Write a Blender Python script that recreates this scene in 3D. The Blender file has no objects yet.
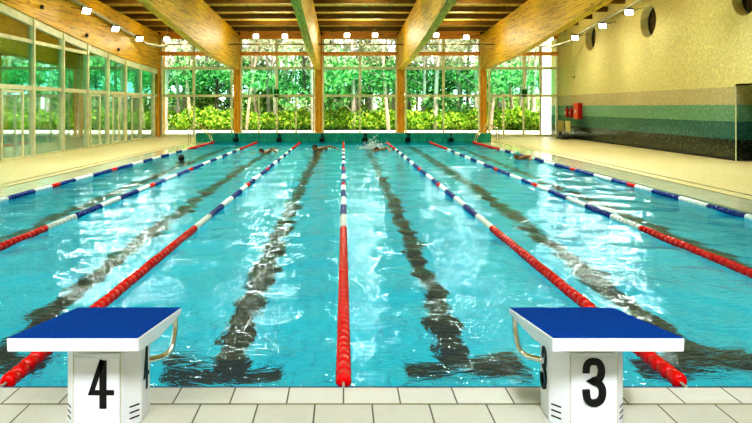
import bpy, bmesh, math, random
import numpy as np
from mathutils import Vector, Matrix
random.seed(7)
rng = np.random.default_rng(11)
PI = math.pi
COL = bpy.context.scene.collection
scene = bpy.context.scene

# ------------------------------------------------------------------ materials
def new_mat(name):
    m = bpy.data.materials.new(name); m.use_nodes = True
    nt = m.node_tree
    return m, nt, nt.nodes, nt.links, nt.nodes['Principled BSDF']

def pm(name, col, rough=.5, metal=0., spec=.5, noise=0., nscale=20., emis=None, estr=0., bump=0., bscale=60.):
    m, nt, N, L, b = new_mat(name)
    b.inputs['Base Color'].default_value = (*col, 1)
    b.inputs['Roughness'].default_value = rough
    b.inputs['Metallic'].default_value = metal
    b.inputs['Specular IOR Level'].default_value = spec
    tc = N.new('ShaderNodeTexCoord')
    if noise > 0:
        n = N.new('ShaderNodeTexNoise'); n.inputs['Scale'].default_value = nscale; n.inputs['Detail'].default_value = 4
        L.new(tc.outputs['Object'], n.inputs['Vector'])
        r = N.new('ShaderNodeValToRGB')
        r.color_ramp.elements[0].position = .3; r.color_ramp.elements[1].position = .7
        r.color_ramp.elements[0].color = (*[c*(1-noise) for c in col], 1)
        r.color_ramp.elements[1].color = (*[min(1, c*(1+noise)) for c in col], 1)
        L.new(n.outputs['Fac'], r.inputs['Fac']); L.new(r.outputs['Color'], b.inputs['Base Color'])
    if bump > 0:
        n2 = N.new('ShaderNodeTexNoise'); n2.inputs['Scale'].default_value = bscale
        L.new(tc.outputs['Object'], n2.inputs['Vector'])
        bp = N.new('ShaderNodeBump'); bp.inputs['Strength'].default_value = bump; bp.inputs['Distance'].default_value = .01
        L.new(n2.outputs['Fac'], bp.inputs['Height']); L.new(bp.outputs['Normal'], b.inputs['Normal'])
    if emis:
        b.inputs['Emission Color'].default_value = (*emis, 1)
        b.inputs['Emission Strength'].default_value = estr
    return m

def wood(name, c0, c1, c2, axis='Y', rough=.5):
    """glued laminated timber: long fibres, thin dark glue lines and knots"""
    m, nt, N, L, b = new_mat(name)
    tc = N.new('ShaderNodeTexCoord')
    mp = N.new('ShaderNodeMapping')
    s = {'X': (.35, 9, 9), 'Y': (9, .35, 9), 'Z': (9, 9, .35)}[axis]
    mp.inputs['Scale'].default_value = s
    L.new(tc.outputs['Object'], mp.inputs['Vector'])
    n = N.new('ShaderNodeTexNoise'); n.inputs['Scale'].default_value = 1.6; n.inputs['Detail'].default_value = 7; n.inputs['Roughness'].default_value = .72
    L.new(mp.outputs['Vector'], n.inputs['Vector'])
    r = N.new('ShaderNodeValToRGB')
    e = r.color_ramp.elements
    e[0].position = .33; e[0].color = (*c0, 1)
    e[1].position = .72; e[1].color = (*c2, 1)
    x = e.new(.48); x.color = (*c1, 1)
    L.new(n.outputs['Fac'], r.inputs['Fac'])
    # knots and short dark flecks
    mp2 = N.new('ShaderNodeMapping')
    s2 = {'X': (2.2, 14, 14), 'Y': (14, 2.2, 14), 'Z': (14, 14, 2.2)}[axis]
    mp2.inputs['Scale'].default_value = s2
    L.new(tc.outputs['Object'], mp2.inputs['Vector'])
    n2 = N.new('ShaderNodeTexNoise'); n2.inputs['Scale'].default_value = 1.0; n2.inputs['Detail'].default_value = 2
    L.new(mp2.outputs['Vector'], n2.inputs['Vector'])
    r2 = N.new('ShaderNodeValToRGB'); r2.color_ramp.elements[0].position = .28; r2.color_ramp.elements[1].position = .42
    r2.color_ramp.elements[0].color = (.34, .2, .1, 1); r2.color_ramp.elements[1].color = (1, 1, 1, 1)
    L.new(n2.outputs['Fac'], r2.inputs['Fac'])
    mx = N.new('ShaderNodeMixRGB'); mx.blend_type = 'MULTIPLY'; mx.inputs['Fac'].default_value = .8
    L.new(r.outputs['Color'], mx.inputs['Color1']); L.new(r2.outputs['Color'], mx.inputs['Color2'])
    L.new(mx.outputs['Color'], b.inputs['Base Color'])
    b.inputs['Roughness'].default_value = rough
    return m

def tiles(name, c1, c2, mortar, tw, th, msize, rough=.3, plane='XY', offset=.5, blotch=None, bscale=.4, bstr=.5, speck=0., bias=0., bump=.2):
    m, nt, N, L, b = new_mat(name)
    tc = N.new('ShaderNodeTexCoord')
    sx = N.new('ShaderNodeSeparateXYZ'); cx = N.new('ShaderNodeCombineXYZ')
    L.new(tc.outputs['Object'], sx.inputs[0])
    a = {'XY': ('X', 'Y'), 'XZ': ('X', 'Z'), 'YZ': ('Y', 'Z'), 'YX': ('Y', 'X')}[plane]
    L.new(sx.outputs[a[0]], cx.inputs['X']); L.new(sx.outputs[a[1]], cx.inputs['Y'])
    br = N.new('ShaderNodeTexBrick')
    br.offset = offset; br.squash = 1
    br.inputs['Color1'].default_value = (*c1, 1); br.inputs['Color2'].default_value = (*c2, 1)
    br.inputs['Mortar'].default_value = (*mortar, 1)
    br.inputs['Scale'].default_value = 1; br.inputs['Mortar Size'].default_value = msize
    br.inputs['Mortar Smooth'].default_value = .1; br.inputs['Bias'].default_value = bias
    br.inputs['Brick Width'].default_value = tw; br.inputs['Row Height'].default_value = th
    L.new(cx.outputs[0], br.inputs['Vector'])
    col = br.outputs['Color']
    if blotch:
        n = N.new('ShaderNodeTexNoise'); n.inputs['Scale'].default_value = bscale; n.inputs['Detail'].default_value = 3
        L.new(tc.outputs['Object'], n.inputs['Vector'])
        r = N.new('ShaderNodeValToRGB'); r.color_ramp.elements[0].position = .35; r.color_ramp.elements[1].position = .68
        L.new(n.outputs['Fac'], r.inputs['Fac'])
        mu = N.new('ShaderNodeMath'); mu.operation = 'MULTIPLY'; mu.inputs[1].default_value = bstr
        L.new(r.outputs['Color'], mu.inputs[0])
        mx = N.new('ShaderNodeMixRGB'); mx.inputs['Color2'].default_value = (*blotch, 1)
        L.new(mu.outputs[0], mx.inputs['Fac']); L.new(col, mx.inputs['Color1'])
        col = mx.outputs['Color']
    if speck > 0:
        n = N.new('ShaderNodeTexNoise'); n.inputs['Scale'].default_value = 14; n.inputs['Detail'].default_value = 5; n.inputs['Roughness'].default_value = .8
        L.new(tc.outputs['Object'], n.inputs['Vector'])
        r = N.new('ShaderNodeValToRGB'); r.color_ramp.elements[0].position = .35; r.color_ramp.elements[1].position = .65
        r.color_ramp.elements[0].color = (1-speck, 1-speck, 1-speck, 1); r.color_ramp.elements[1].color = (1, 1, 1, 1)
        L.new(n.outputs['Fac'], r.inputs['Fac'])
        mx = N.new('ShaderNodeMixRGB'); mx.blend_type = 'MULTIPLY'; mx.inputs['Fac'].default_value = 1
        L.new(col, mx.inputs['Color1']); L.new(r.outputs['Color'], mx.inputs['Color2'])
        col = mx.outputs['Color']
    L.new(col, b.inputs['Base Color'])
    b.inputs['Roughness'].default_value = rough
    if bump > 0:
        bp = N.new('ShaderNodeBump'); bp.inputs['Strength'].default_value = bump; bp.inputs['Distance'].default_value = .004; bp.invert = True
        L.new(br.outputs['Fac'], bp.inputs['Height']); L.new(bp.outputs['Normal'], b.inputs['Normal'])
    return m

def glass_mat(name, tint, refl=.06):
    m, nt, N, L, b = new_mat(name)
    N.remove(b)
    out = N['Material Output']
    t = N.new('ShaderNodeBsdfTransparent'); t.inputs['Color'].default_value = (*tint, 1)
    g = N.new('ShaderNodeBsdfGlossy'); g.inputs['Roughness'].default_value = .02; g.inputs['Color'].default_value = (.9, 1, .98, 1)
    f = N.new('ShaderNodeFresnel'); f.inputs['IOR'].default_value = 1.45
    mu = N.new('ShaderNodeMath'); mu.operation = 'MULTIPLY'; mu.inputs[1].default_value = .75; mu.use_clamp = True
    L.new(f.outputs[0], mu.inputs[0])
    mx = N.new('ShaderNodeMixShader')
    L.new(mu.outputs[0], mx.inputs[0]); L.new(t.outputs[0], mx.inputs[1]); L.new(g.outputs[0], mx.inputs[2])
    L.new(mx.outputs[0], out.inputs['Surface'])
    return m

def mosaic_wall(name):
    """plain rendered wall above, banded mosaic below"""
    m, nt, N, L, b = new_mat(name)
    tc = N.new('ShaderNodeTexCoord'); sx = N.new('ShaderNodeSeparateXYZ')
    L.new(tc.outputs['Object'], sx.inputs[0])
    dv = N.new('ShaderNodeMath'); dv.operation = 'DIVIDE'; dv.inputs[1].default_value = 2.6
    L.new(sx.outputs['Z'], dv.inputs[0])
    def ramp(stops):
        r = N.new('ShaderNodeValToRGB'); r.color_ramp.interpolation = 'CONSTANT'
        e = r.color_ramp.elements
        e[0].position = 0; e[0].color = (*stops[0][1], 1)
        e[1].position = stops[1][0]/2.6; e[1].color = (*stops[1][1], 1)
        for z, c in stops[2:]:
            x = e.new(z/2.6); x.color = (*c, 1)
        L.new(dv.outputs[0], r.inputs['Fac'])
        return r
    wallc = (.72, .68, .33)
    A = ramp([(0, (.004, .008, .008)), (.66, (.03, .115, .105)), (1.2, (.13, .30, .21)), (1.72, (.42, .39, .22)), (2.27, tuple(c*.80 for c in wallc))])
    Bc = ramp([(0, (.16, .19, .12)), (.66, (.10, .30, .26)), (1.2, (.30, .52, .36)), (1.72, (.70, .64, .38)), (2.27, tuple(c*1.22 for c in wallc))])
    vo = N.new('ShaderNodeTexVoronoi'); vo.inputs['Scale'].default_value = 22
    L.new(tc.outputs['Object'], vo.inputs['Vector'])
    sp = N.new('ShaderNodeSeparateColor'); L.new(vo.outputs['Color'], sp.inputs[0])
    n = N.new('ShaderNodeTexNoise'); n.inputs['Scale'].default_value = 9; n.inputs['Detail'].default_value = 6; n.inputs['Roughness'].default_value = .8
    L.new(tc.outputs['Object'], n.inputs['Vector'])
    ad = N.new('ShaderNodeMath'); ad.operation = 'MULTIPLY'; L.new(sp.outputs[0], ad.inputs[0]); 
    r2 = N.new('ShaderNodeMapRange'); r2.inputs[1].default_value = .35; r2.inputs[2].default_value = .65; L.new(n.outputs['Fac'], r2.inputs[0])
    L.new(r2.outputs[0], ad.inputs[1])
    mx = N.new('ShaderNodeMixRGB'); L.new(ad.outputs[0], mx.inputs['Fac'])
    L.new(A.outputs['Color'], mx.inputs['Color1']); L.new(Bc.outputs['Color'], mx.inputs['Color2'])
    L.new(mx.outputs['Color'], b.inputs['Base Color'])
    # mosaic is glazed, render above is matt
    lt = N.new('ShaderNodeMath'); lt.operation = 'LESS_THAN'; lt.inputs[1].default_value = 1.72; L.new(sx.outputs['Z'], lt.inputs[0])
    mr = N.new('ShaderNodeMapRange'); mr.inputs[3].default_value = .8; mr.inputs[4].default_value = .14
    L.new(lt.outputs[0], mr.inputs[0]); L.new(mr.outputs[0], b.inputs['Roughness'])
    bp = N.new('ShaderNodeBump'); bp.inputs['Strength'].default_value = .25; bp.inputs['Distance'].default_value = .01
    L.new(sp.outputs[0], bp.inputs['Height']); L.new(bp.outputs['Normal'], b.inputs['Normal'])
    return m

def leaf_mat(name, ca, cb, cc, trans=.35):
    m, nt, N, L, b = new_mat(name)
    oi = N.new('ShaderNodeObjectInfo'); geo = N.new('ShaderNodeNewGeometry')
    ad = N.new('ShaderNodeMath'); ad.operation = 'ADD'
    L.new(geo.outputs['Random Per Island'], ad.inputs[0]); 
    mo = N.new('ShaderNodeMath'); mo.operation = 'MULTIPLY'; mo.inputs[1].default_value = .25
    L.new(oi.outputs['Random'], mo.inputs[0]); L.new(mo.outputs[0], ad.inputs[1])
    r = N.new('ShaderNodeValToRGB'); e = r.color_ramp.elements
    e[0].position = .05; e[0].color = (*ca, 1); e[1].position = 1.; e[1].color = (*cc, 1)
    x = e.new(.55); x.color = (*cb, 1)
    L.new(ad.outputs[0], r.inputs['Fac'])
    L.new(r.outputs['Color'], b.inputs['Base Color']); b.inputs['Roughness'].default_value = .55
    t = N.new('ShaderNodeBsdfTranslucent'); L.new(r.outputs['Color'], t.inputs['Color'])
    mx = N.new('ShaderNodeMixShader'); mx.inputs[0].default_value = trans
    L.new(b.outputs[0], mx.inputs[1]); L.new(t.outputs[0], mx.inputs[2])
    L.new(mx.outputs[0], N['Material Output'].inputs['Surface'])
    return m

M = {}
M['glulam'] = wood('glulam', (.34, .17, .006), (.74, .45, .018), (.88, .64, .06), 'Y')
M['glulam_z'] = wood('glulam_upright', (.48, .20, .012), (.78, .38, .03), (.92, .52, .06), 'Z')
M['orange_x'] = wood('orange_timber', (.70, .27, .035), (.90, .42, .08), (.98, .55, .16), 'X')
M['purlin'] = wood('purlin_wood', (.085, .045, .006), (.16, .085, .012), (.26, .15, .025), 'X')
M['roof'] = wood('roof_boards', (.60, .38, .05), (.85, .62, .12), (.95, .78, .22), 'Y')
M['frame'] = pm('frame_paint', (.74, .77, .55), .45, noise=.12, nscale=3)
M['fascia'] = pm('fascia_paint', (.74, .78, .58), .35, noise=.1, nscale=4)
M['white'] = pm('white_plastic', (.90, .92, .98), .28, noise=.02, nscale=5)
M['white_wall'] = pm('white_render', (.82, .84, .95), .8, noise=.03)
M['cap'] = pm('beige_cap', (.62, .58, .44), .6)
M['black'] = pm('black_paint', (.004, .004, .005), .4)
M['chrome'] = pm('chrome', (.80, .77, .66), .12, metal=1.)
M['steel'] = pm('galvanised', (.50, .52, .42), .5, metal=.3, noise=.1)
M['pipe'] = pm('dark_conduit', (.30, .27, .13), .5, metal=.2)
M['dark'] = pm('dark_grey', (.03, .035, .035), .5)
M['red'] = pm('red_enamel', (.50, .02, .015), .35)
M['orange_red'] = pm('cabinet_red', (.75, .10, .02), .4)
M['tan'] = pm('tan_panel', (.42, .36, .12), .6, noise=.2, nscale=8)
M['pale_tan'] = pm('pale_tan_panel', (.62, .58, .24), .6, noise=.15, nscale=8)
M['float_red'] = pm('red_float', (.72, .003, .005), .22)
M['float_blue'] = pm('blue_float', (.008, .038, .26), .25)
M['float_white'] = pm('white_float', (.82, .88, .86), .3)
M['lamp'] = pm('lamp_face', (1, 1, 1), .3, emis=(1, .97, .88), estr=14)
M['blue_line'] = pm('blue_edge', (.01, .05, .16), .3)
M['exit_green'] = pm('exit_green', (.02, .22, .03), .4, emis=(.02, .5, .05), estr=.15)
M['glass'] = glass_mat('clear_glass', (.96, .99, .96))
M['glass_teal'] = glass_mat('teal_glass', (.70, .95, .86))
M['glass_dark'] = pm('porthole_glass', (.10, .065, .03), .12, noise=.6, nscale=9)
M['wall'] = mosaic_wall('banded_mosaic')
M['reveal'] = pm('reveal_plaster', (.84, .80, .48), .8, noise=.08, nscale=6)
M['deck'] = tiles('deck_mosaic', (.74, .66, .34), (.60, .58, .28), (.48, .46, .24), .10, .10, .006, rough=.38, speck=.28, blotch=(.70, .66, .42), bscale=.5, bstr=.5, offset=0)
M['deck_near'] = tiles('near_tiles', (.66, .66, .60), (.61, .61, .55), (.10, .10, .08), .62, .314, .0045, rough=.35, plane='YX', offset=0, speck=.06)
M['grate'] = tiles('near_grate_tiles', (.74, .74, .68), (.68, .68, .62), (.13, .13, .10), .4, .314, .0045, rough=.35, plane='YX', offset=0, speck=.05)
M['rib'] = pm('grate_ribs', (.72, .70, .61), .4)
M['gutter'] = pm('gutter_ceramic', (.62, .62, .46), .10, noise=.10, nscale=3, bump=.25, bscale=5)
M['slot'] = pm('slot_dark', (.03, .04, .02), .6)
M['green_tiles'] = tiles('green_wall_tiles', (.015, .33, .25), (.03, .42, .31), (.008, .18, .14), .12, .25, .008, rough=.18, plane='XZ', offset=0)
M['pool_tiles'] = tiles('pool_tiles', (.0, .37, .47), (.0, .42, .50), (.0, .09, .14), .25, .25, .006, rough=.3, plane='XY', blotch=(.0, .47, .53), bscale=.8, bstr=.5, bump=0)
M['pool_wall'] = tiles('pool_wall_tiles', (.0, .48, .56), (.0, .52, .60), (.0, .28, .34), .25, .125, .005, rough=.3, plane='XZ', bump=0)
M['line_black'] = pm('lane_line', (.004, .005, .01), .4)
M['ground'] = pm('pale_gravel', (.80, .76, .62), .9, noise=.2, nscale=1.5)
M['grass'] = pm('woodland_floor', (.34, .42, .10), .9, noise=.5, nscale=.8)
M['annex_floor'] = tiles('terrace_tiles', (.46, .46, .42), (.50, .49, .46), (.36, .36, .33), .3, .3, .01, rough=.18, offset=0)
M['skin'] = pm('skin', (.42, .22, .10), .45)
M['skin_dark'] = pm('skin_tanned', (.34, .15, .05), .45)
M['hair'] = pm('dark_hair', (.010, .010, .008), .5)
M['suit'] = pm('dark_swimwear', (.01, .012, .02), .5)
M['cap_green'] = pm('green_cap', (.10, .38, .30), .35)
M['splash'] = pm('splash_foam', (.88, .94, .95), .3)
M['trunk'] = pm('pale_bark', (.46, .40, .37), .9, noise=.35, nscale=5)
M['trunk_dark'] = pm('dark_bark', (.17, .14, .12), .9, noise=.4, nscale=5)
M['trunk_pink'] = pm('pinkish_bark', (.55, .40, .33), .9, noise=.3, nscale=5)
M['leaf'] = leaf_mat('woodland_leaf', (.01, .09, .05), (.07, .38, .11), (.50, .76, .36))
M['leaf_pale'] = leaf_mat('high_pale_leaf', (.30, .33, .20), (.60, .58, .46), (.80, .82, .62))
M['leaf_hedge'] = leaf_mat('hedge_leaf', (.02, .14, .01), (.24, .50, .03), (.80, .85, .16))
M['leaf_bush'] = leaf_mat('undergrowth_leaf', (.05, .22, .03), (.30, .55, .10), (.78, .85, .40))
def blue_pad():
    m, nt, N, L, b = new_mat('blue_grip')
    tc = N.new('ShaderNodeTexCoord')
    n = N.new('ShaderNodeTexNoise'); n.inputs['Scale'].default_value = 260; n.inputs['Detail'].default_value = 3
    L.new(tc.outputs['Object'], n.inputs['Vector'])
    r = N.new('ShaderNodeValToRGB'); e = r.color_ramp.elements
    e[0].position = .36; e[0].color = (.0, .025, .20, 1); e[1].position = .72; e[1].color = (.0, .15, .62, 1)
    L.new(n.outputs['Fac'], r.inputs['Fac']); L.new(r.outputs['Color'], b.inputs['Base Color'])
    b.inputs['Roughness'].default_value = .85; b.inputs['Specular IOR Level'].default_value = .1
    bp = N.new('ShaderNodeBump'); bp.inputs['Strength'].default_value = .5; bp.inputs['Distance'].default_value = .002
    L.new(n.outputs['Fac'], bp.inputs['Height']); L.new(bp.outputs['Normal'], b.inputs['Normal'])
    return m
M['blue_pad'] = blue_pad()
def water_mat():
    m, nt, N, L, b = new_mat('pool_water'); N.remove(b)
    g = N.new('ShaderNodeBsdfRefraction'); g.inputs['IOR'].default_value = 1.333; g.inputs['Roughness'].default_value = .0
    g.inputs['Color'].default_value = (.93, 1, 1, 1)
    gl = N.new('ShaderNodeBsdfGlossy'); gl.inputs['Roughness'].default_value = .02; gl.inputs['Color'].default_value = (.68, .88, .97, 1)
    fr = N.new('ShaderNodeFresnel'); fr.inputs['IOR'].default_value = 1.333
    mxs = N.new('ShaderNodeMixShader')
    tc = N.new('ShaderNodeTexCoord'); mp = N.new('ShaderNodeMapping'); mp.inputs['Scale'].default_value = (1, 1.7, 1)
    L.new(tc.outputs['Object'], mp.inputs['Vector'])
    n = N.new('ShaderNodeTexNoise'); n.inputs['Scale'].default_value = 7.5; n.inputs['Detail'].default_value = 3; n.inputs['Roughness'].default_value = .55
    n.inputs['Distortion'].default_value = .6
    L.new(mp.outputs['Vector'], n.inputs['Vector'])
    bp = N.new('ShaderNodeBump'); bp.inputs['Strength'].default_value = 1.; bp.inputs['Distance'].default_value = .009
    L.new(n.outputs['Fac'], bp.inputs['Height'])
    n3 = N.new('ShaderNodeTexNoise'); n3.inputs['Scale'].default_value = 11.5; n3.inputs['Detail'].default_value = 1.5
    L.new(mp.outputs['Vector'], n3.inputs['Vector'])
    b3 = N.new('ShaderNodeBump'); b3.inputs['Strength'].default_value = 1.; b3.inputs['Distance'].default_value = .0080
    L.new(n3.outputs['Fac'], b3.inputs['Height']); 
    for nd in (gl, fr): L.new(b3.outputs['Normal'], nd.inputs['Normal'])
    b4 = N.new('ShaderNodeBump'); b4.inputs['Strength'].default_value = 1.; b4.inputs['Distance'].default_value = .006
    L.new(n.outputs['Fac'], b4.inputs['Height']); L.new(b4.outputs['Normal'], g.inputs['Normal'])
    L.new(fr.outputs[0], mxs.inputs[0]); L.new(g.outputs[0], mxs.inputs[1]); L.new(gl.outputs[0], mxs.inputs[2])
    L.new(mxs.outputs[0], N['Material Output'].inputs['Surface'])
    return m
M['water'] = water_mat()

# ------------------------------------------------------------------ mesh helpers
class MB:
    def __init__(s): s.bm = bmesh.new()
    def box(s, x0, x1, y0, y1, z0, z1):
        vs = [s.bm.verts.new(p) for p in ((x0,y0,z0),(x1,y0,z0),(x1,y1,z0),(x0,y1,z0),(x0,y0,z1),(x1,y0,z1),(x1,y1,z1),(x0,y1,z1))]
        for f in ((0,3,2,1),(4,5,6,7),(0,1,5,4),(1,2,6,5),(2,3,7,6),(3,0,4,7)): s.bm.faces.new([vs[i] for i in f])
        return s
    def poly(s, pts):
        s.bm.faces.new([s.bm.verts.new(p) for p in pts]); return s
    def prism(s, pts, d):
        """closed polygon pts extruded by vector d"""
        d = Vector(d); a = [s.bm.verts.new(p) for p in pts]; b = [s.bm.verts.new(Vector(p)+d) for p in pts]
        s.bm.faces.new(a[::-1]); s.bm.faces.new(b); n = len(pts)
        for i in range(n): s.bm.faces.new((a[i], a[(i+1) % n], b[(i+1) % n], b[i]))
        return s
    def tube(s, pts, r, n=10, caps=True):
        pts = [Vector(p) for p in pts]; rings = []; prev = None
        for i, p in enumerate(pts):
            if i == 0: t = pts[1]-p
            elif i == len(pts)-1: t = p-pts[-2]
            else: t = (pts[i+1]-p).normalized()+(p-pts[i-1]).normalized()
            t.normalize()
            if prev is None:
                u = t.cross(Vector((0,0,1)))
                if u.length < .05: u = t.cross(Vector((1,0,0)))
            else: u = prev - t*prev.dot(t)
            u.normalize(); prev = u; v = t.cross(u)
            rr = r[i] if isinstance(r, (list, tuple)) else r
            rings.append([s.bm.verts.new(p+(u*math.cos(a)+v*math.sin(a))*rr) for a in [2*PI*k/n for k in range(n)]])
        for a, b in zip(rings, rings[1:]):
            for k in range(n): s.bm.faces.new((a[k], a[(k+1) % n], b[(k+1) % n], b[k]))
        if caps: s.bm.faces.new(rings[0][::-1]); s.bm.faces.new(rings[-1])
        return s
    def ball(s, c, r, seg=12, sc=(1,1,1)):
        m = Matrix.Translation(c) @ Matrix.Diagonal((*sc, 1))
        bmesh.ops.create_uvsphere(s.bm, u_segments=seg, v_segments=max(6, seg//2+2), radius=r, matrix=m); return s
    def build(s, name, mat, parent=None, smooth=False, bevel=0., loc=None):
        bmesh.ops.recalc_face_normals(s.bm, faces=s.bm.faces)
        me = bpy.data.meshes.new(name); s.bm.to_mesh(me); s.bm.free()
        me.materials.append(mat)
        if smooth: me.polygons.foreach_set('use_smooth', [True]*len(me.polygons))
        o = bpy.data.objects.new(name, me); COL.objects.link(o)
        if parent: o.parent = parent
        if loc: o.location = loc
        if bevel:
            b = o.modifiers.new('bevel', 'BEVEL'); b.width = bevel; b.segments = 3; b.limit_method = 'ANGLE'; b.angle_limit = .5
            if not smooth: me.polygons.foreach_set('use_smooth', [False]*len(me.polygons))
        return o
def bx(name, x0, x1, y0, y1, z0, z1, mat, parent=None, bevel=0.): return MB().box(x0,x1,y0,y1,z0,z1).build(name, mat, parent, bevel=bevel)
def tag(o, label, cat, group=None, kind=None):
    o['label'] = label; o['category'] = cat
    if group: o['group'] = group
    if kind: o['kind'] = kind
    return o
def struct(o): o['kind'] = 'structure'; return o
def empty(name, loc=(0,0,0)):
    o = bpy.data.objects.new(name, None); COL.objects.link(o); o.location = loc; o.empty_display_size = .2; return o
def thing(name, label, cat, loc=(0,0,0), group=None): return tag(empty(name, loc), label, cat, group)
def quads_mesh(name, V, mat, n=4):
    """V: (k*n,3) array -> k separate n-gons"""
    k = len(V)//n
    me = bpy.data.meshes.new(name)
    me.vertices.add(len(V)); me.vertices.foreach_set('co', V.astype(np.float32).ravel())
    me.loops.add(len(V)); me.loops.foreach_set('vertex_index', np.arange(len(V), dtype=np.int32))
    me.polygons.add(k); me.polygons.foreach_set('loop_start', np.arange(0, len(V), n, dtype=np.int32)); me.polygons.foreach_set('loop_total', np.full(k, n, dtype=np.int32))
    me.update(calc_edges=True); me.validate(); me.materials.append(mat)
    return me

# ------------------------------------------------------------------ layout constants
POOL_Y0, POOL_Y1 = 3.58, 28.58
PXL, PXR = -6.22, 6.30
DK = .02
FY = 34.0                      # far glazed facade
GX = -10.25                    # left glazing plane
WX = 11.9                      # right wall plane
BX = [-10.3, -5.95, -1.41, 3.18, 7.78]
TR1, TR2 = 3.80, 2.28          # transom heights
def roof_z(y): return 5.68 + .045*(34-y)
def beam_bottom(y):
    pts = [(34.3, 3.72), (32, 3.78), (29, 3.88), (26.6, 4.02), (24.5, 4.18), (22.2, 4.39), (20.4, 4.56), (18.2, 4.78), (15, 5.05), (11, 5.25), (6, 5.3), (-3, 5.3)]
    for (a, za), (b, zb) in zip(pts, pts[1:]):
        if y >= b: return zb+(za-zb)*(y-b)/(a-b)
    return 5.3

# ------------------------------------------------------------------ floors
fl = struct(empty('floor'))
bx('deck_left', GX, -7.24, -3, FY, -.2, DK, M['deck'], fl)
bx('deck_right', 7.58, 13.2, -3, FY, -.2, DK, M['deck'], fl)
bx('gutter_left', -6.86, PXL, POOL_Y0, 30.0, -.2, DK, M['gutter'], fl)
bx('gutter_right', PXR, 7.12, POOL_Y0, 30.0, -.2, DK, M['gutter'], fl)
for i, (a, b_) in enumerate(((-7.24, -7.17), (-6.93, -6.86), (7.12, 7.19), (7.51, 7.58))):
    bx('drain_slot', a, b_, -3, FY, -.2, DK-.012, M['slot'], fl)
bx('gutter_strip', -7.17, -6.93, -3, FY, -.2, DK, M['deck'], fl)
bx('gutter_strip', 7.19, 7.51, -3, FY, -.2, DK, M['deck'], fl)
MB().box(-6.88-.157, 7.14-.157, -3-.28, 3.38-.28, -.2, DK).build('deck_near', M['deck_near'], fl, loc=(.157, .28, 0))
bx('tile_joint', -6.88, 7.14, 3.378, 3.3825, DK, DK+.0035, M['pipe'], fl)
bx('deck_far', -6.88, 7.14, 30.0, FY, -.2, DK, M['deck'], fl)
g = bx('edge_tiles', -6.88, 7.14, 3.38, POOL_Y0, -.2, DK, M['grate'], fl)
rb = MB()
for k in range(14):
    y = 3.388+k*.0134
    rb.box(-6.88, 7.14, y, y+.006, DK, DK+.003)
rb.build('edge_tile_ribs', M['grate'], fl)
bx('blue_edge_band', PXL, PXR, POOL_Y0, POOL_Y0+.025, -.2, DK-.004, M['blue_line'], fl)
# pool basin
D = -1.42
pool = struct(empty('floor_pool_basin'))
bx('basin_floor', PXL-.1, PXR+.1, POOL_Y0-.1, POOL_Y1+.1, D-.1, D, M['pool_tiles'], pool)
bx('basin_wall', PXL, PXR, POOL_Y0-.2, POOL_Y0-.002, D, -.2, M['pool_wall'], pool)
bx('basin_wall', PXL, PXR, POOL_Y1+.002, POOL_Y1+.2, D, -.002, M['pool_wall'], pool)
m2 = tiles('pool_side_tiles', (.0, .48, .56), (.0, .52, .60), (.0, .28, .34), .25, .125, .005, rough=.3, plane='YZ', bump=0)
bx('basin_wall', PXL-.2, PXL, POOL_Y0, POOL_Y1, D, -.2, m2, pool)
bx('basin_wall', PXR, PXR+.2, POOL_Y0, POOL_Y1, D, -.2, m2, pool)
for X in (-5, -3, -1, 1, 3, 5):
    b = MB(); z0, z1 = D, D+.004
    b.box(X-.135, X+.135, 5.1, 27.0, z0, z1)
    b.box(X-.5, X-.1351, 5.05, 5.36, z0, z1); b.box(X+.1351, X+.5, 5.05, 5.36, z0, z1)
    b.box(X-.5, X-.1351, 26.75, 27.0, z0, z1); b.box(X+.1351, X+.5, 26.75, 27.0, z0, z1)
    b.build('lane_line', M['line_black'], pool)
# water surface : real waves
def water():
    nx, ny = 280, 560
    xs = np.linspace(PXL+.003, PXR-.003, nx); ys = np.linspace(POOL_Y0+.027, POOL_Y1-.003, ny)
    X, Y = np.meshgrid(xs, ys); Z = np.zeros_like(X)
    for k in range(46):
        lam = .27*(6.5**rng.random()); th = rng.random()*2*PI
        th = PI/2 + (rng.random()-.5)*2.4 if rng.random() < .6 else th
        a = .0155*lam/ (2*PI)
        kx, ky = 2*PI/lam*math.cos(th), 2*PI/lam*math.sin(th)
        ph = rng.random()*2*PI
        wx = .5*np.sin(X*.9+k)+.4*np.sin(Y*.7+2*k)
        Z += a*np.sin(kx*X+ky*Y+ph+wx)*(0.75+.5*np.sin(.5*X+.33*Y+k*1.7))
    V = np.stack([X, Y, Z-.004], -1).reshape(-1, 3)
    idx = np.arange(nx*ny).reshape(ny, nx)
    F = np.stack([idx[:-1, :-1], idx[:-1, 1:], idx[1:, 1:], idx[1:, :-1]], -1).reshape(-1, 4)
    me = bpy.data.meshes.new('pool_water'); me.vertices.add(len(V)); me.vertices.foreach_set('co', V.astype(np.float32).ravel())
    me.loops.add(F.size); me.loops.foreach_set('vertex_index', F.astype(np.int32).ravel())
    me.polygons.add(len(F)); me.polygons.foreach_set('loop_start', np.arange(0, F.size, 4, dtype=np.int32)); me.polygons.foreach_set('loop_total', np.full(len(F), 4, dtype=np.int32))
    me.update(calc_edges=True); me.polygons.foreach_set('use_smooth', [True]*len(F)); me.materials.append(M['water'])
    o = bpy.data.objects.new('pool_water', me); COL.objects.link(o)
    tag(o, 'rippling turquoise water filling the six lane swimming pool', 'water', kind='stuff')
water()

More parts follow.
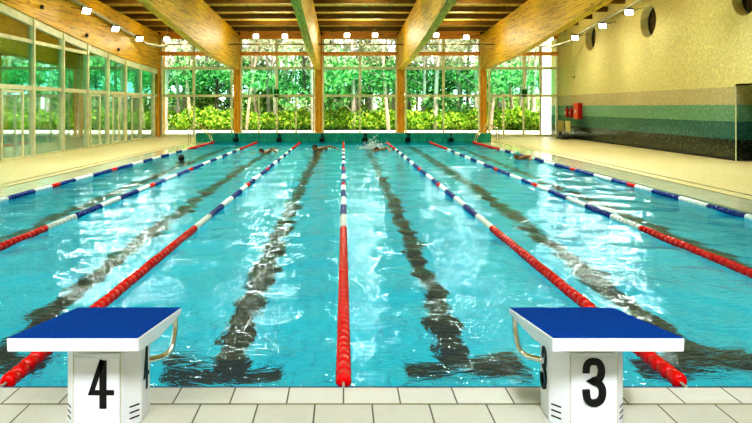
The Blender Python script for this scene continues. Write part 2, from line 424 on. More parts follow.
# ------------------------------------------------------------------ digits
DIG = {
 '1': [[(.12,1.25),(.42,1.6),(.42,0)]],
 '2': [[(.0,1.25),(.08,1.5),(.4,1.6),(.72,1.5),(.8,1.2),(.66,.85),(.0,.0),(.85,.0)]],
 '5': [[(.78,1.6),(.1,1.6),(.05,.85),(.4,.98),(.72,.85),(.8,.5),(.7,.12),(.4,0),(.1,.08),(.0,.3)]],
 '6': [[(.74,1.45),(.5,1.6),(.2,1.45),(.03,1.0),(.03,.45),(.15,.1),(.42,0),(.7,.12),(.78,.45),(.68,.8),(.4,.92),(.1,.75)]],
 '3': [[(.02,1.22),(.05,1.44),(.2,1.58),(.42,1.6),(.62,1.55),(.74,1.36),(.74,1.12),(.62,.92),(.34,.84),(.62,.76),(.78,.56),(.78,.28),(.66,.08),(.42,.0),(.18,.04),(.04,.2),(.0,.44)]],
 '4': [[(.54,1.6),(.54,0)],[(.46,1.62),(.02,.50),(.90,.50)]],
}
def digit(ch, w, h, sw, origin, ux, uz, nrm, name, mat, parent, depth=.003):
    """digit drawn as solid strokes; origin = centre, ux/uz in-plane axes, nrm outward"""
    o, ux, uz, nrm = map(Vector, (origin, ux, uz, nrm))
    mb = MB()
    sw0 = sw
    for pi_, path in enumerate(DIG[ch]):
        sw = sw0*(.72 if ch == '4' and pi_ == 1 else 1)
        P = [Vector(((x/.84-.5)*(w-sw), (y/1.6-.5)*(h-sw))) for x, y in path]
        if ch == '3' and h > .21: P = [Vector((q.x, q.y)) for q in smooth_path([(p.x, p.y, 0) for p in P], 3)]
        L_, R_ = [], []
        for i, p in enumerate(P):
            if i == 0: n = (P[1]-p).normalized(); n = Vector((-n.y, n.x)); k = 1; p = p-(P[1]-p).normalized()*sw*.5*(1 if ch in '14' else .6)
            elif i == len(P)-1: t = (p-P[-2]).normalized(); n = Vector((-t.y, t.x)); k = 1; p = p+t*sw*.5*(1 if ch in '14' else .6)
            else:
                t0 = (p-P[i-1]).normalized(); t1 = (P[i+1]-p).normalized()
                n0 = Vector((-t0.y, t0.x)); n1 = Vector((-t1.y, t1.x)); n = (n0+n1)
                if n.length < .2: n = n0
                n.normalize(); k = min(1/max(n.dot(n0), .45), 1.9)
            L_.append(p+n*sw/2*k); R_.append(p-n*sw/2*k)
        for i in range(len(P)-1):
            q = [L_[i], L_[i+1], R_[i+1], R_[i]]
            mb.prism([o+ux*a.x+uz*a.y for a in q], nrm*(depth+.0002*i))
    return mb.build(name, mat, parent)

# ------------------------------------------------------------------ starting blocks
def starting_block(xc, ch, inner, label):
    t = thing('starting_block', label, 'starting block', (xc, 3.2, DK))
    y0 = 3.2
    b, c = .193, .10
    ya, yb, ye = 3.095-y0, 3.195-y0, 3.335-y0
    p = .1185
    z0, z1 = 0, .41-DK
    out = [(-p, ya), (p, ya), (b, yb), (b, ye), (p, ye+.08), (-p, ye+.08), (-b, ye), (-b, yb)]
    MB().prism([(x, y, z0) for x, y in out], (0,0,z1)).build('pedestal', M['white'], t, bevel=.006)
    cap = [(x*.9, y*.9+.01) for x, y in out]
    MB().prism([(x, y, z1) for x, y in cap], (0,0,.085)).build('neck', M['cap'], t)
    # front panel with its joint
    bx('front_panel', -p+.004, p-.004, ya-.006, ya+.004, .05, z1-.015, M['white'], t, bevel=.002)
    for s in (-1, 1):
        bx('panel_joint', s*p-.0015, s*p+.0015, ya-.0015, ya+.003, 0, z1, M['cap'], t)
    digit(ch, .122, .242, .035, (.021 if ch == '4' else 0, ya-.006, .240 if ch == '4' else .253), (1,0,0), (0,0,1), (0,-1,0), 'front_number', M['black'], t)
    s = inner
    digit(ch, .085, .225, .026, (s*b, (yb+ye)/2, .25), (0, s, 0), (0,0,1), (s,0,0), 'side_number', M['black'], t)
    digit(ch, .085, .225, .026, (-s*b, (yb+ye)/2, .25), (0, -s, 0), (0,0,1), (-s,0,0), 'side_number', M['black'], t)
    # vent slits on both bevelled corners
    for s in (-1, 1):
        A = Vector((s*p, ya, 0)); Bp = Vector((s*b, yb, 0)); d = (Bp-A); n = Vector((s*d.y*s, -d.x*s*1, 0)) if False else Vector((s*abs(d.y), -abs(d.x), 0)).normalized()
        for k in range(3):
            z = .035+k*.03
            a = A+d*.42; e = A+d*.88
            q = [a+Vector((0,0,z+.004)), e+Vector((0,0,z)), e+Vector((0,0,z+.0065)), a+Vector((0,0,z+.0105))]
            MB().prism([v-n*.002 for v in q], n*.0045).build('vent_slit', M['black'], t)
    # platform : a wedge, falling towards the water
    W = .303; Y0, Y1 = 2.815-y0, 3.566-y0; T0, T1 = .594-DK, .489-DK
    prof = [(Y0, T0), (Y1, T1), (Y1+.004, T1-.03), (Y0+.30, T0-.115), (Y0+.004, T0-.062)]
    MB().prism([(-W, y, z) for y, z in prof], (2*W, 0, 0)).build('platform', M['white'], t, bevel=.005)
    sl = (T1-T0)/(Y1-Y0)
    a, e = Y0+.006, Y1-.004
    MB().prism([(-W+.006, a, T0+sl*(a-Y0)), (W-.006, a, T0+sl*(a-Y0)), (W-.006, e, T0+sl*(e-Y0)), (-W+.006, e, T0+sl*(e-Y0))], (0,0,.004)).build('grip_surface', M['blue_pad'], t)
    # side grips for backstroke starts
    for s in (-1, 1):
        P = [(s*.283, 3.50-y0, .475-DK), (s*.284, 3.50-y0, .40-DK), (s*.281, 3.48-y0, .34-DK), (s*.272, 3.455-y0, .295-DK), (s*.24, 3.42-y0, .270-DK), (s*.215, 3.37-y0, .278-DK), (s*.186, 3.31-y0, .29-DK)]
        MB().tube(smooth_path(P), .0155, 12).build('grab_handle', M['chrome'], t, smooth=True)
    return t
def smooth_path(P, n=5):
    P = [Vector(p) for p in P]; out = []
    for i in range(len(P)-1):
        p0 = P[max(i-1, 0)]; p1 = P[i]; p2 = P[i+1]; p3 = P[min(i+2, len(P)-1)]
        for k in range(n):
            t = k/n
            out.append(.5*((2*p1)+(p2-p0)*t+(2*p0-5*p1+4*p2-p3)*t*t+(3*p1-p0-3*p2+p3)*t**3))
    out.append(P[-1]); return out
starting_block(-1.243, '4', 1, 'left starting block, white with blue sloping top, marked with a black four')
starting_block(1.262, '3', -1, 'right starting block, white with blue sloping top, marked with a black three')

# ------------------------------------------------------------------ lane ropes
def rope_profile(y0, y1, r=.049, pitch=.11):
    n = max(1, round((y1-y0)/pitch)); p = (y1-y0)/n; out = []
    for i in range(n):
        a = y0+i*p
        for f, q in ((.03,.45),(.1,.84),(.25,1),(.5,.9),(.75,1),(.9,.84),(.97,.45)): out.append((a+f*p, r*q))
    return out
def lathe_y(prof, n=12):
    mb = MB(); mb.tube([(0, y, 0) for y, r in prof], [r for y, r in prof], n); return mb
SEG = [(8.25, 9.15, 'white'), (9.15, 10.1, 'blue'), (10.1, 10.95, 'white'), (10.95, 11.9, 'blue'), (11.9, 12.6, 'white'), (12.6, 12.95, 'red'), (12.95, 13.7, 'blue'),
       (13.7, 14.65, 'white'), (14.65, 15.85, 'blue'), (15.85, 16.2, 'red'), (16.2, 17.4, 'blue'), (17.4, 18.3, 'white'), (18.3, 19.2, 'blue'), (19.2, 20.1, 'white'), (20.1, 21, 'blue'),
       (21, 21.9, 'white'), (21.9, 22.7, 'blue'), (22.7, 23.5, 'white'), (23.5, 28.35, 'red')]
seg_mesh = {}
disc = lathe_y([(-.052,.011),(-.05,.027),(-.044,.042),(-.026,.049),(0,.045),(.026,.049),(.044,.042),(.05,.027),(.052,.011)], 16)
tmp = disc.build('float_disc', M['float_red'], smooth=True); disc_me = tmp.data; bpy.data.objects.remove(tmp)
ROPE = {-6: 'lane rope along the left edge of lane 6 beside the left gutter', -4: 'lane rope between lane 6 and lane 5, left of the numbered block 4',
        -2: 'lane rope passing under starting block 4, between lanes 5 and 4', 0: 'lane rope in the middle of the pool, between the two starting blocks',
        2: 'lane rope passing under starting block 3, between lanes 3 and 2', 4: 'lane rope between lane 2 and lane 1, right of the numbered block 3', 6: 'lane rope along the right edge of lane 1 beside the right gutter'}
for X in (-6, -4, -2, 0, 2, 4, 6):
    t = thing('lane_rope', ROPE[X], 'lane rope', (X, POOL_Y0, .022), 'red, white and blue lane ropes floating along the pool')
    MB().tube([(0, .0, 0), (0, 24.97, 0)], .008, 6).build('cable', M['steel'], t)
    n = 42
    for k in range(n):
        o = bpy.data.objects.new('float_disc', disc_me); COL.objects.link(o); o.parent = t; o.location = (0, .06+k*(4.62/n)+.05, .003*math.sin(k*.9+X))
    for a, b_, c in SEG:
        key = (round(b_-a, 3), c)
        if key not in seg_mesh:
            q = lathe_y(rope_profile(0, b_-a), 10).build(c+'_float_section', M['float_'+c], smooth=True); seg_mesh[key] = q.data; bpy.data.objects.remove(q)
        o = bpy.data.objects.new(c+'_float_section', seg_mesh[key]); COL.objects.link(o); o.parent = t; o.location = (0, a-POOL_Y0, 0)
    # far end: the rope lifts to its anchor on the bulkhead
    MB().tube([(0, 28.33-POOL_Y0, 0), (0, 28.575-POOL_Y0, .05)], .02, 8).build('anchor_hook', M['dark'], t)

# ------------------------------------------------------------------ far bulkhead with numbers
bw = struct(empty('wall_bulkhead', (0, 0, 0)))
bx('tiled_face', -6.87, 6.87, POOL_Y1, POOL_Y1+.35, -.2, .43, M['green_tiles'], bw)
bx('coping', -6.87, 6.87, POOL_Y1-.01, POOL_Y1+.37, .43, .455, M['gutter'], bw)
for X, ch in zip((-5,-3,-1,1,3,5), '654321'):
    digit(ch, .17, .22, .05, (X+.02, POOL_Y1, .32), (1,0,0), (0,0,1), (0,-1,0), 'lane_number', M['black'], bw, depth=.006)
    a = tag(MB().prism([(X-.14, POOL_Y1-.05, .20), (X+.14, POOL_Y1-.05, .20), (X+.11, POOL_Y1-.05, .03), (X-.11, POOL_Y1-.05, .03)], (0,.05,0)).build('turning_pad', M['black']),
            'black pad on the far green wall under number '+ch, 'pad', 'black pads along the far green wall')
# grab rails at far corners
for s, lab in ((-1, 'left'), (1, 'right')):
    t = thing('grab_rail', 'pair of bent chrome handrails at the far %s corner of the pool' % lab, 'handrail', (s*7.0, 28.0, DK), 'chrome handrails at the far pool corners')
    for dy in (0, .42):
        P = [(s*.05, dy-.1, 0), (s*.05, dy-.1, .55), (0, dy-.1, .66), (-s*.35, dy-.1, .84), (-s*.42, dy-.1, .84), (-s*.55, dy-.1, .68), (-s*.9, dy-.1, .30), (-s*.98, dy-.1, -.02-DK)]
        MB().tube(smooth_path(P, 3), .022, 8).build('rail', M['chrome'], t, smooth=True)

# ------------------------------------------------------------------ ceiling
ce = struct(empty('ceiling'))
YA, YB = -3.0, 36.2
XA, XB = -24.5, WX+1.3
MB().prism([(XA, YA, roof_z(YA)+.22), (XA, YB, roof_z(YB)+.22), (XA, YB, roof_z(YB)+.42), (XA, YA, roof_z(YA)+.42)], (XB-XA, 0, 0)).build('roof_deck', M['roof'], ce)
y = 34.6
while y > YA+.2:
    z = roof_z(y)
    if y > 5: MB().box(XA, WX, y-.07, y+.07, z-.005, z+.215).build('purlin', M['purlin'], ce)
    y -= 1.72

# ------------------------------------------------------------------ beams + columns
names = {-10.3: 'against the left glazing', -5.95: 'first from the left glazing over the pool', -1.41: 'second from the left glazing, above lane 4',
         3.18: 'third from the left glazing, above lane 2', 7.78: 'nearest the right wall', -14.9: 'outside the left glazing', -19.5: 'farthest beyond the left glazing'}
for X in BX+[-14.9, -19.5]:
    w = .15
    ys = [34.25]+[34-.8*i for i in range(1, 46)]
    ys = [y for y in ys if y > YA]+[YA]
    mb = MB()
    pts = [(y, beam_bottom(y)) for y in ys]+[(y, roof_z(y)-.006) for y in reversed(ys)]
    # strips, so that the concave outline triangulates cleanly
    for sx in (-w, w):
        for i in range(len(ys)-1):
            mb.poly([(sx, ys[i], beam_bottom(ys[i])), (sx, ys[i+1], beam_bottom(ys[i+1])), (sx, ys[i+1], roof_z(ys[i+1])-.006), (sx, ys[i], roof_z(ys[i])-.006)])
    for f in (beam_bottom, lambda y: roof_z(y)-.006):
        for i in range(len(ys)-1):
            mb.poly([(-w, ys[i], f(ys[i])), (w, ys[i], f(ys[i])), (w, ys[i+1], f(ys[i+1])), (-w, ys[i+1], f(ys[i+1]))])
    for y in (ys[0], ys[-1]): mb.poly([(-w, y, beam_bottom(y)), (w, y, beam_bottom(y)), (w, y, roof_z(y)-.006), (-w, y, roof_z(y)-.006)])
    bmesh.ops.remove_doubles(mb.bm, verts=mb.bm.verts, dist=.0005)
    o = mb.build('timber_beam', M['glulam'], loc=(X, 0, 0)); tag(o, 'deep golden laminated timber roof beam, '+names[X], 'beam', 'laminated roof beams')
    c = MB().box(-.2, .2, -.2, .2, 0, roof_z(34)-.01-DK).build('timber_column', M['glulam_z'], loc=(X+.02, FY+.46, DK))
    tag(c, 'upright golden timber column in the far glazing under the beam '+names[X], 'column', 'timber columns of the far glazing')

# ------------------------------------------------------------------ far glazing: one window per bay
win_n = [0]
def bay(x0, x1, upper, lower, white_from=None):
    win_n[0] += 1
    t = struct(empty('window_%d' % win_n[0], ((x0+x1)/2, FY, DK))); cx = (x0+x1)/2
    zt = 5.42
    def b(name, a0, a1, z0, z1, mat, d=.07): return bx(name, a0-cx, a1-cx, -d, d, z0-DK, z1-DK, mat, t)
    b('sill', x0, x1, DK, .14, M['frame'])
    for i, a in enumerate((x0, x1)):
        s = 1 if i == 0 else -1
        b('jamb', min(a, a+s*.09), max(a, a+s*.09), .14, zt, M['frame'])
    b('transom', x0+.09, x1-.09, TR1-.075, TR1+.075, M['frame'])
    b('transom', x0+.09, x1-.09, TR2-.07, TR2+.07, M['frame'])
    b('timber_rail', x0, x1, 4.50, 4.70, M['orange_x'], .1)
    b('timber_header', x0, x1, zt, roof_z(34)+.2, M['orange_x'], .1)
    # orange reveal panel by the column
    for u in upper: b('mullion', u-.075, u+.075, TR2+.07, TR1-.06, M['frame'], .06); b('mullion', u-.075, u+.075, TR1+.06, 4.5, M['frame'], .06); b('mullion', u-.075, u+.075, 4.7, zt, M['frame'], .06)
    for l in lower: b('mullion', l-.045, l+.045, .14, TR2-.07, M['frame'], .06)
    # panes
    ux = [x0+.09]+sorted(upper)+[x1-.09]
    for a, e in zip(ux, ux[1:]):
        b('pane', a+.03, e-.03, TR2+.07, TR1-.06, M['glass_teal'], .008)
        b('pane', a+.03, e-.03, TR1+.06, 4.5, M['glass'], .008)
        b('pane', a+.03, e-.03, 4.7, zt, M['glass'], .008)
    lx = [x0+.09]+sorted(lower)+[x1-.09]
    for a, e in zip(lx, lx[1:]): b('pane', a+.03, e-.03, .14, TR2-.07, M['glass'], .008)
    return t
def P2X(px): return (px-343.5)*FY/614
for a, b_, up, lo in ((P2X(161), P2X(232.5), [P2X(194)], [P2X(194)]),
                      (P2X(240.5), P2X(314.5), [P2X(276.7)], [P2X(258.8), P2X(277), P2X(296)]),
                      (P2X(322.5), P2X(397), [P2X(360)], [P2X(360)]),
                      (P2X(405), P2X(480), [P2X(443.5)], [P2X(443.5)]),
                      (P2X(488.5), P2X(557.5), [P2X(524), P2X(540.5)], [P2X(503.5), P2X(523.5), P2X(540.5)]),
                      (-14.65, -10.55, [-12.6], [-13.6, -12.6, -11.6]),
                      (-19.25, -15.15, [-17.2], [-18.2, -17.2, -16.2]),
                      (-24, -19.75, [-22], [-22])):
    bay(a, b_, up, lo)
# small black exit devices on the transom
for px, lab in ((276.7, 'left'), (523.7, 'right')):
    X = P2X(px)
    t = thing('exit_sign', 'small dark green exit sign above the %s door of the far glazing' % ('lane 5' if lab == 'left' else 'right hand'), 'sign', (X, FY-.12, TR2+.1), 'exit signs on the far glazing')
    bx('sign_face', -.15, .15, -.01, .03, 0, .25, M['exit_green'], t)
    mb = MB(); mb.box(-.11, -.04, -.016, -.011, .02, .22); mb.box(.04, .11, -.016, -.011, .02, .2); mb.box(-.04, .04, -.016, -.011, .02, .09)
    mb.build('running_figure', M['black'], t)
    bx('latch_box', -.12, .12, -.03, .03, -.15, -.09, M['black'], t)

# ------------------------------------------------------------------ left glazing
wl = struct(empty('wall_left', (GX, 0, 0)))
ys = [20.2+2.14*k for k in range(-9, 7)]
def sloped(y0, y1, f0, f1, x0, x1, name, mat, parent, n=3):
    mb = MB()
    for i in range(n):
        a = y0+(y1-y0)*i/n; e = y0+(y1-y0)*(i+1)/n
        mb.prism([(x0, a, f0(a)), (x0, e, f0(e)), (x0, e, f1(e)), (x0, a, f1(a))], (x1-x0, 0, 0))
    return mb.build(name, mat, parent)
for i, y in enumerate(ys):
    MB().box(-.06, .10, y-.05, y+.05, DK, beam_bottom(y)-.02).build('mullion', M['frame'], wl)
for a, e in zip(ys, ys[1:]+[FY-.1]):
    a2, e2 = a+.05, e-.05 if e < 33 else e
    sloped(a2, e2, lambda y: beam_bottom(y)-.27, lambda y: beam_bottom(y)-.005, -.04, .06, 'head_rail', M['fascia'], wl)
    if beam_bottom((a+e)/2) > 4.15:
        bx('transom', -.04, .05, a2, e2, TR1-.06, TR1+.06, M['frame'], wl)
        sloped(a2, e2, lambda y: TR1+.06, lambda y: beam_bottom(y)-.27, -.006, .006, 'pane', M['glass'], wl)
        bx('pane', -.006, .006, a2, e2, TR2+.07, TR1-.06, M['glass_teal'], wl)
    else:
        sloped(a2, e2, lambda y: TR2+.07, lambda y: beam_bottom(y)-.27, -.006, .006, 'pane', M['glass_teal'], wl)
    bx('transom', -.04, .06, a2, e2, TR2-.07, TR2+.07, M['frame'], wl)
    bx('pane', -.006, .006, a2, e2, DK+.05, TR2-.07, M['glass'], wl)
    bx('sill', -.03, .04, a2, e2, DK, DK+.05, M['frame'], wl)
# glazed doors in the left glazing
dn = [0]
def left_door(y0, y1, leafs=1):
    dn[0] += 1
    t = struct(empty('door_%d' % dn[0], (GX+.08, (y0+y1)/2, DK))); h = TR2-.12
    c = (y0+y1)/2
    for a, e in [(y0, y1)] if leafs == 1 else [(y0, c-.01), (c+.01, y1)]:
        for q in (a, e-.06): bx('door_stile', 0, .05, q-c, q+.06-c, 0, h, M['frame'], t)
        bx('door_rail', 0, .05, a+.06-c, e-.06-c, h-.08, h, M['frame'], t)
        bx('door_rail', 0, .05, a+.06-c, e-.06-c, 0, .1, M['frame'], t)
        MB().tube([(.06, e-.12-c, .95), (.09, e-.12-c, .95), (.09, e-.12-c, 1.2), (.06, e-.12-c, 1.2)], .012, 6).build('door_handle', M['steel'], t)
left_door(18.2, 19.45); left_door(24.6, 25.6); left_door(27.0, 28.5, 2); left_door(29.4, 30.7)
bx('trim_1', GX-.08, GX+.12, FY-.3, FY+.2, DK, 3.7, M['glulam_z'])
bpy.data.objects['trim_1']['kind'] = 'structure'

# ------------------------------------------------------------------ right wall with portholes and niche
def right_wall():
    t = struct(empty('wall_right', (WX, 0, 0)))
    HO = [29.6, 24.0, 18.2, 12.4, 6.6]; R = .63; S = .8; zc = 5.0
    NY0, NY1, NZ = 17.3, 18.62, 2.30
    top = lambda y: roof_z(y)+.3
    mb = MB()
    def q(y0, y1, z0, z1): mb.poly([(0, y0, z0), (0, y1, z0), (0, y1, z1), (0, y0, z1)])
    q(-3, NY0, DK, NZ); q(NY1, FY+1.2, DK, NZ)
    q(-3, FY+1.2, NZ, zc-S)
    q(-3, FY+1.2, zc+S, 7.8)
    cur = FY+1.2
    for h in HO:
        q(h+S, cur, zc-S, zc+S); cur = h-S
        n = 32
        ring = []; sq = []
        for k in range(n):
            a = 2*PI*k/n; c, s_ = math.cos(a), math.sin(a); m_ = S/max(abs(c), abs(s_))
            ring.append((0, h+R*c, zc+R*s_)); sq.append((0, h+m_*c, zc+m_*s_))
        for k in range(n):
            j = (k+1) % n; mb.poly([ring[k], ring[j], sq[j], sq[k]])
    q(-3, cur, zc-S, zc+S)
    bmesh.ops.remove_doubles(mb.bm, verts=mb.bm.verts, dist=.0005)
    mb.build('wall_face', M['wall'], t)
    mb = MB(); mb.box(.0, 1.1, NY1, NY1+.06, DK, NZ); mb.build('niche_jamb', M['wall'], t)
    mb = MB(); mb.box(1.1, 1.2, NY0, NY1+.06, DK, NZ); mb.build('niche_back', M['wall'], t)
    bx('niche_jamb', 0, 1.1, NY0-.06, NY0, DK, NZ, M['wall'], t)
    bx('niche_soffit', 0, 1.1, NY0, NY1, NZ, NZ+.05, M['reveal'], t)
    bx('corner_bead', -.012, .012, NY1-.02, NY1+.015, DK, 2.27, M['fascia'], t)
    bx('outer_skin', 1.2, 1.25, -3, FY+1, DK, 7.8, M['reveal'], t)
    for i, h in enumerate(HO):
        if h < 12: continue
        mb = MB(); n = 32
        A = [(0, h+R*math.cos(2*PI*k/n), zc+R*math.sin(2*PI*k/n)) for k in range(n)]
        for k in range(n):
            j = (k+1) % n; mb.poly([A[k], A[j], (.38, *A[j][1:]), (.38, *A[k][1:])])
        mb.build('porthole_reveal', M['reveal'], t, smooth=True)
        mb = MB(); mb.poly([(.36, *a[1:]) for a in A]); mb.build('porthole_glass', M['glass_dark'], t)
        mb = MB(); mb.tube([(.33, h+(R-.03)*math.cos(2*PI*k/n), zc+(R-.03)*math.sin(2*PI*k/n)) for k in range(n+1)], .03, 6, caps=False); mb.build('porthole_rim', M['dark'], t)
right_wall()
bx('wall_back', -24.5, WX+1.3, -3.1, -3, 0, 7.9, M['reveal']); struct(bpy.data.objects['wall_back'])
bx('baseboard_right', WX-.015, WX, 18.64, FY, DK, .09, M['black']); struct(bpy.data.objects['baseboard_right'])
# white rendered return wall seen outside through the last bay
bx('wall_outside', 12.87, 20.0, 40, 40.3, 0, 7.5, M['white_wall']); struct(bpy.data.objects['wall_outside'])
# terrace beyond the left glazing
bx('floor_terrace', -24.5, GX-.06, -3, FY, -.2, DK-.004, M['annex_floor']); struct(bpy.data.objects['floor_terrace'])
bx('floor_outside_path', -40, 30, FY, 43.4, -.2, DK-.006, M['ground']); struct(bpy.data.objects['floor_outside_path'])
bx('floor_outside_woodland', -60, 55, 43.4, 110, -.2, DK-.02, M['grass']); struct(bpy.data.objects['floor_outside_woodland'])
bx('floor_outside_left', -60, -24.5, -3, FY, -.2, DK-.02, M['grass']); struct(bpy.data.objects['floor_outside_left'])

# ------------------------------------------------------------------ lights / fixtures
def floodlight(loc, aim, label, group, rod=None, mount=None, power=60, size=.15):
    t = thing('floodlight', label, 'light', loc, group)
    d = Vector(aim).normalized()
    rot = d.to_track_quat('-Y', 'Z').to_matrix().to_4x4()      # local -Y looks along aim
    s = size
    def tr(mb): mb.bm.transform(rot); return mb
    mb = MB(); mb.prism([(-s, -.07, -s*.8), (s, -.07, -s*.8), (s, -.07, s*.8), (-s, -.07, s*.8)], (0, .05, 0))
    # tapering housing
    a = [(-s, -.02, -s*.8), (s, -.02, -s*.8), (s, -.02, s*.8), (-s, -.02, s*.8)]; c = [(x*.5, .14, z*.5) for x, y, z in a]
    va = [mb.bm.verts.new(p) for p in a]; vc = [mb.bm.verts.new(p) for p in c]
    for k in range(4): mb.bm.faces.new((va[k], va[(k+1) % 4], vc[(k+1) % 4], vc[k]))
    mb.bm.faces.new(vc)
    tr(mb).build('housing', M['dark'], t)
    mb = MB(); mb.prism([(-s*.88, -.078, -s*.68), (s*.88, -.078, -s*.68), (s*.88, -.078, s*.68), (-s*.88, -.078, s*.68)], (0, .006, 0)); tr(mb).build('lens', M['lamp'], t)
    mb = MB(); mb.tube([(-s*1.08, 0, 0), (-s*1.08, .02, s*1.15), (s*1.08, .02, s*1.15), (s*1.08, 0, 0)], .012, 6); tr(mb).build('bracket', M['dark'], t)
    if rod: MB().tube([(0,0,s*.8), (0,0,rod)], .012, 6).build('hanger_rod', M['pipe'], t)
    if mount: MB().tube([(0,0,0), mount], .014, 6).build('arm', M['dark'], t)
    l = bpy.data.lights.new('spot', 'SPOT'); l.energy = power; l.spot_size = 2.5; l.spot_blend = .8; l.shadow_soft_size = .2; l.color = (1, .93, .78)
    lo = bpy.data.objects.new('lamp_glow', l); COL.objects.link(lo); lo.parent = t
    lo.location = d*.12; lo.rotation_euler = d.to_track_quat('-Z', 'Y').to_euler()
    return t
PX_L = [(167, 39, 'far left bay, beside the left pipe'), (256, 36, 'second bay, left of its mullion'), (285, 36, 'second bay, right of its mullion'), (347, 35, 'middle bay, left of its mullion'), (375, 35, 'middle bay, right of its mullion'),
        (436, 35, 'fourth bay, left of its mullion'), (466, 37, 'fourth bay, right of its mullion'), (550, 38, 'far right bay, beside the right wall')]
LY = 31.1
for px, py, lab in PX_L:
    X = (px-343.5)*LY/614; Z = 1.656+(107-py)*LY/614
    floodlight((X, LY, Z), (-X*.02, -1, -.30), 'glaring floodlight hung in the '+lab, 'floodlights hung before the far glazing', rod=roof_z(LY)-Z, power=85)
for k, (px, py, Y) in enumerate(((86, 10, 22.9), (115, 28, 25.8), (139, 38, 28.9))):
    X = (px-343.5)*Y/614; Z = 1.656+(107-py)*Y/614
    floodlight((X, Y, Z), (.55, -.55, -.6), 'tilted floodlight on the left timber beam, %s' % ('nearest the camera', 'middle of the three', 'farthest from the camera')[k], 'floodlights along the left beam', mount=(-10.16-X, 0, .1), power=170, size=.17)
for k, (px, py, Y) in enumerate(((629.5, 11.4, 24.3), (603, 25, 26.8), (575.5, 37, 29.9))):
    X = min((px-343.5)*Y/614, 11.5); Z = 1.656+(107-py)*Y/614
    floodlight((X, Y, Z), (-.5, -.6, -.62), 'tilted floodlight on the right wall, %s' % ('nearest the camera', 'middle of the three', 'farthest from the camera')[k], 'floodlights along the right wall', mount=(WX-.0-X, 0, .15), power=170, size=.17)
# conduits
def cond(P, r, mat, label, name='conduit'):
    return tag(MB().tube(P, r, 8).build(name, mat, smooth=True), label, 'pipe', 'conduits under the roof')
xs5 = BX+[WX]
for i, lab in enumerate(('far left bay', 'second bay', 'middle bay', 'fourth bay', 'far right bay')):
    a = xs5[i]+.151; e = xs5[i+1]-(.151 if i < 4 else 0)
    if i == 0: a = -8.9
    if i == 4: e = 9.8
    cond([(a, LY, 4.83), (e, LY, 4.83)], .035, M['pipe'], 'thin dark conduit spanning the %s below the floodlights' % lab)
cond([(-9.98, 20.0, 5.85), (-9.98, 24, 5.5), (-9.98, 29.3, 5.05), (-9.75, 30.4, 4.78), (-9.2, 31.0, 4.72), (-8.9, 31.1, 4.78)], .075, M['steel'], 'silvery duct running down the left beam and bending across')
cond([(11.6, 21.0, 6.05), (11.6, 24, 5.85), (11.6, 29.4, 5.35), (11.3, 30.6, 4.95), (10.6, 31.1, 4.72), (9.7, 31.1, 4.78)], .075, M['steel'], 'silvery duct along the right wall bending across the far right bay')
# small hanging sensor cord on right wall and small black spots on left beam
t = thing('pull_cord', 'thin hanging cord with a small knob at the far end of right wall', 'cord', (WX-.06, 31.6, 3.25))
MB().tube([(0,0,0), (0,0,1.7)], .012, 6).build('cord', M['frame'], t); MB().ball((0,0,-.05), .07, 10).build('knob', M['tan'], t, smooth=True)
for k, (Y, Z) in enumerate(((20.6, 4.95), (24.2, 4.42), (27.6, 4.18))):
    o = MB().prism([(0, -.06, 0), (0, .06, 0), (0, .03, .12), (0, -.03, .12)], (.09, 0, 0)).build('spotlight', M['dark'], loc=(-10.148, Y, Z))
    tag(o, 'tiny black spotlight on the left beam, %s' % ('nearest the camera', 'middle of three', 'farthest from the camera')[k], 'light', 'tiny black fittings on the left beam')

# ------------------------------------------------------------------ things by the right wall
t = thing('fire_hose_cabinet', 'upright orange red fire hose cabinet with white emblem on the mosaic wall', 'cabinet', (WX-.012, 30.9, 1.05))
bx('cabinet_body', -.2, 0, -.32, .32, 0, .80, M['orange_red'], t, bevel=.01)
bx('cabinet_door', -.215, -.2, -.29, .29, .03, .77, M['orange_red'], t)
MB().prism([(-.222, -.1, .33), (-.222, .1, .33), (-.222, .0, .5)], (.006, 0, 0)).build('white_emblem', M['white'], t)
bx('front_plate', -.21, 0, -.335, -.32, 0, .8, M['red'], t)
for k, Y in enumerate((31.75, 32.35)):
    t = thing('fire_extinguisher', 'red fire extinguisher with hose on the mosaic wall, %s' % ('next to the hose cabinet', 'farther from the hose cabinet'), 'extinguisher', (WX-.12, Y, 1.12), 'fire extinguishers on the right wall') if False else \
        thing('fire_extinguisher', 'red fire extinguisher on the mosaic wall, '+('next to the hose cabinet' if k == 0 else 'the one farther from the hose cabinet'), 'extinguisher', (WX-.12, Y, 1.12), 'fire extinguishers on the right wall')
    MB().tube([(0,0,0), (0,0,.02), (0,0,.42), (0,0,.47), (0,0,.50)], [.085, .1, .1, .06, .035], 14).build('cylinder', M['red'], t, smooth=True)
    MB().tube(smooth_path([(0,0,.52), (0,-.07,.62), (0,-.15,.52), (0,-.16,.2)], 4), .014, 6).build('hose', M['black'], t)
    bx('handle', -.02, .02, -.07, .05, .50, .55, M['black'], t)
    bx('label_plate', -.104, -.098, -.04, .04, .18, .30, M['white'], t)
for k, (px, py) in enumerate(((573.3, 97.2), (576, 97))):
    Y = 31.9 if k == 0 else 31.5
    tag(bx('wall_plate', WX-.02, WX, Y-.07, Y+.07, 2.14, 2.27, M['tan']), 'small tan sign plate above the extinguishers, %s one' % ('left', 'right')[k], 'sign', 'small plates above the extinguishers')
t = thing('panel_trolley', 'two tan upright panels on a dark base under the fire extinguishers', 'trolley', (11.55, 31.6, DK))
bx('left_panel', -.22, -.17, .1, .95, .36, .93, M['tan'], t, bevel=.01)
bx('right_panel', -.18, -.13, -.75, -.1, .36, .93, M['pale_tan'], t, bevel=.01)
bx('base', -.3, .2, -.6, .6, .04, .16, M['dark'], t, bevel=.02)
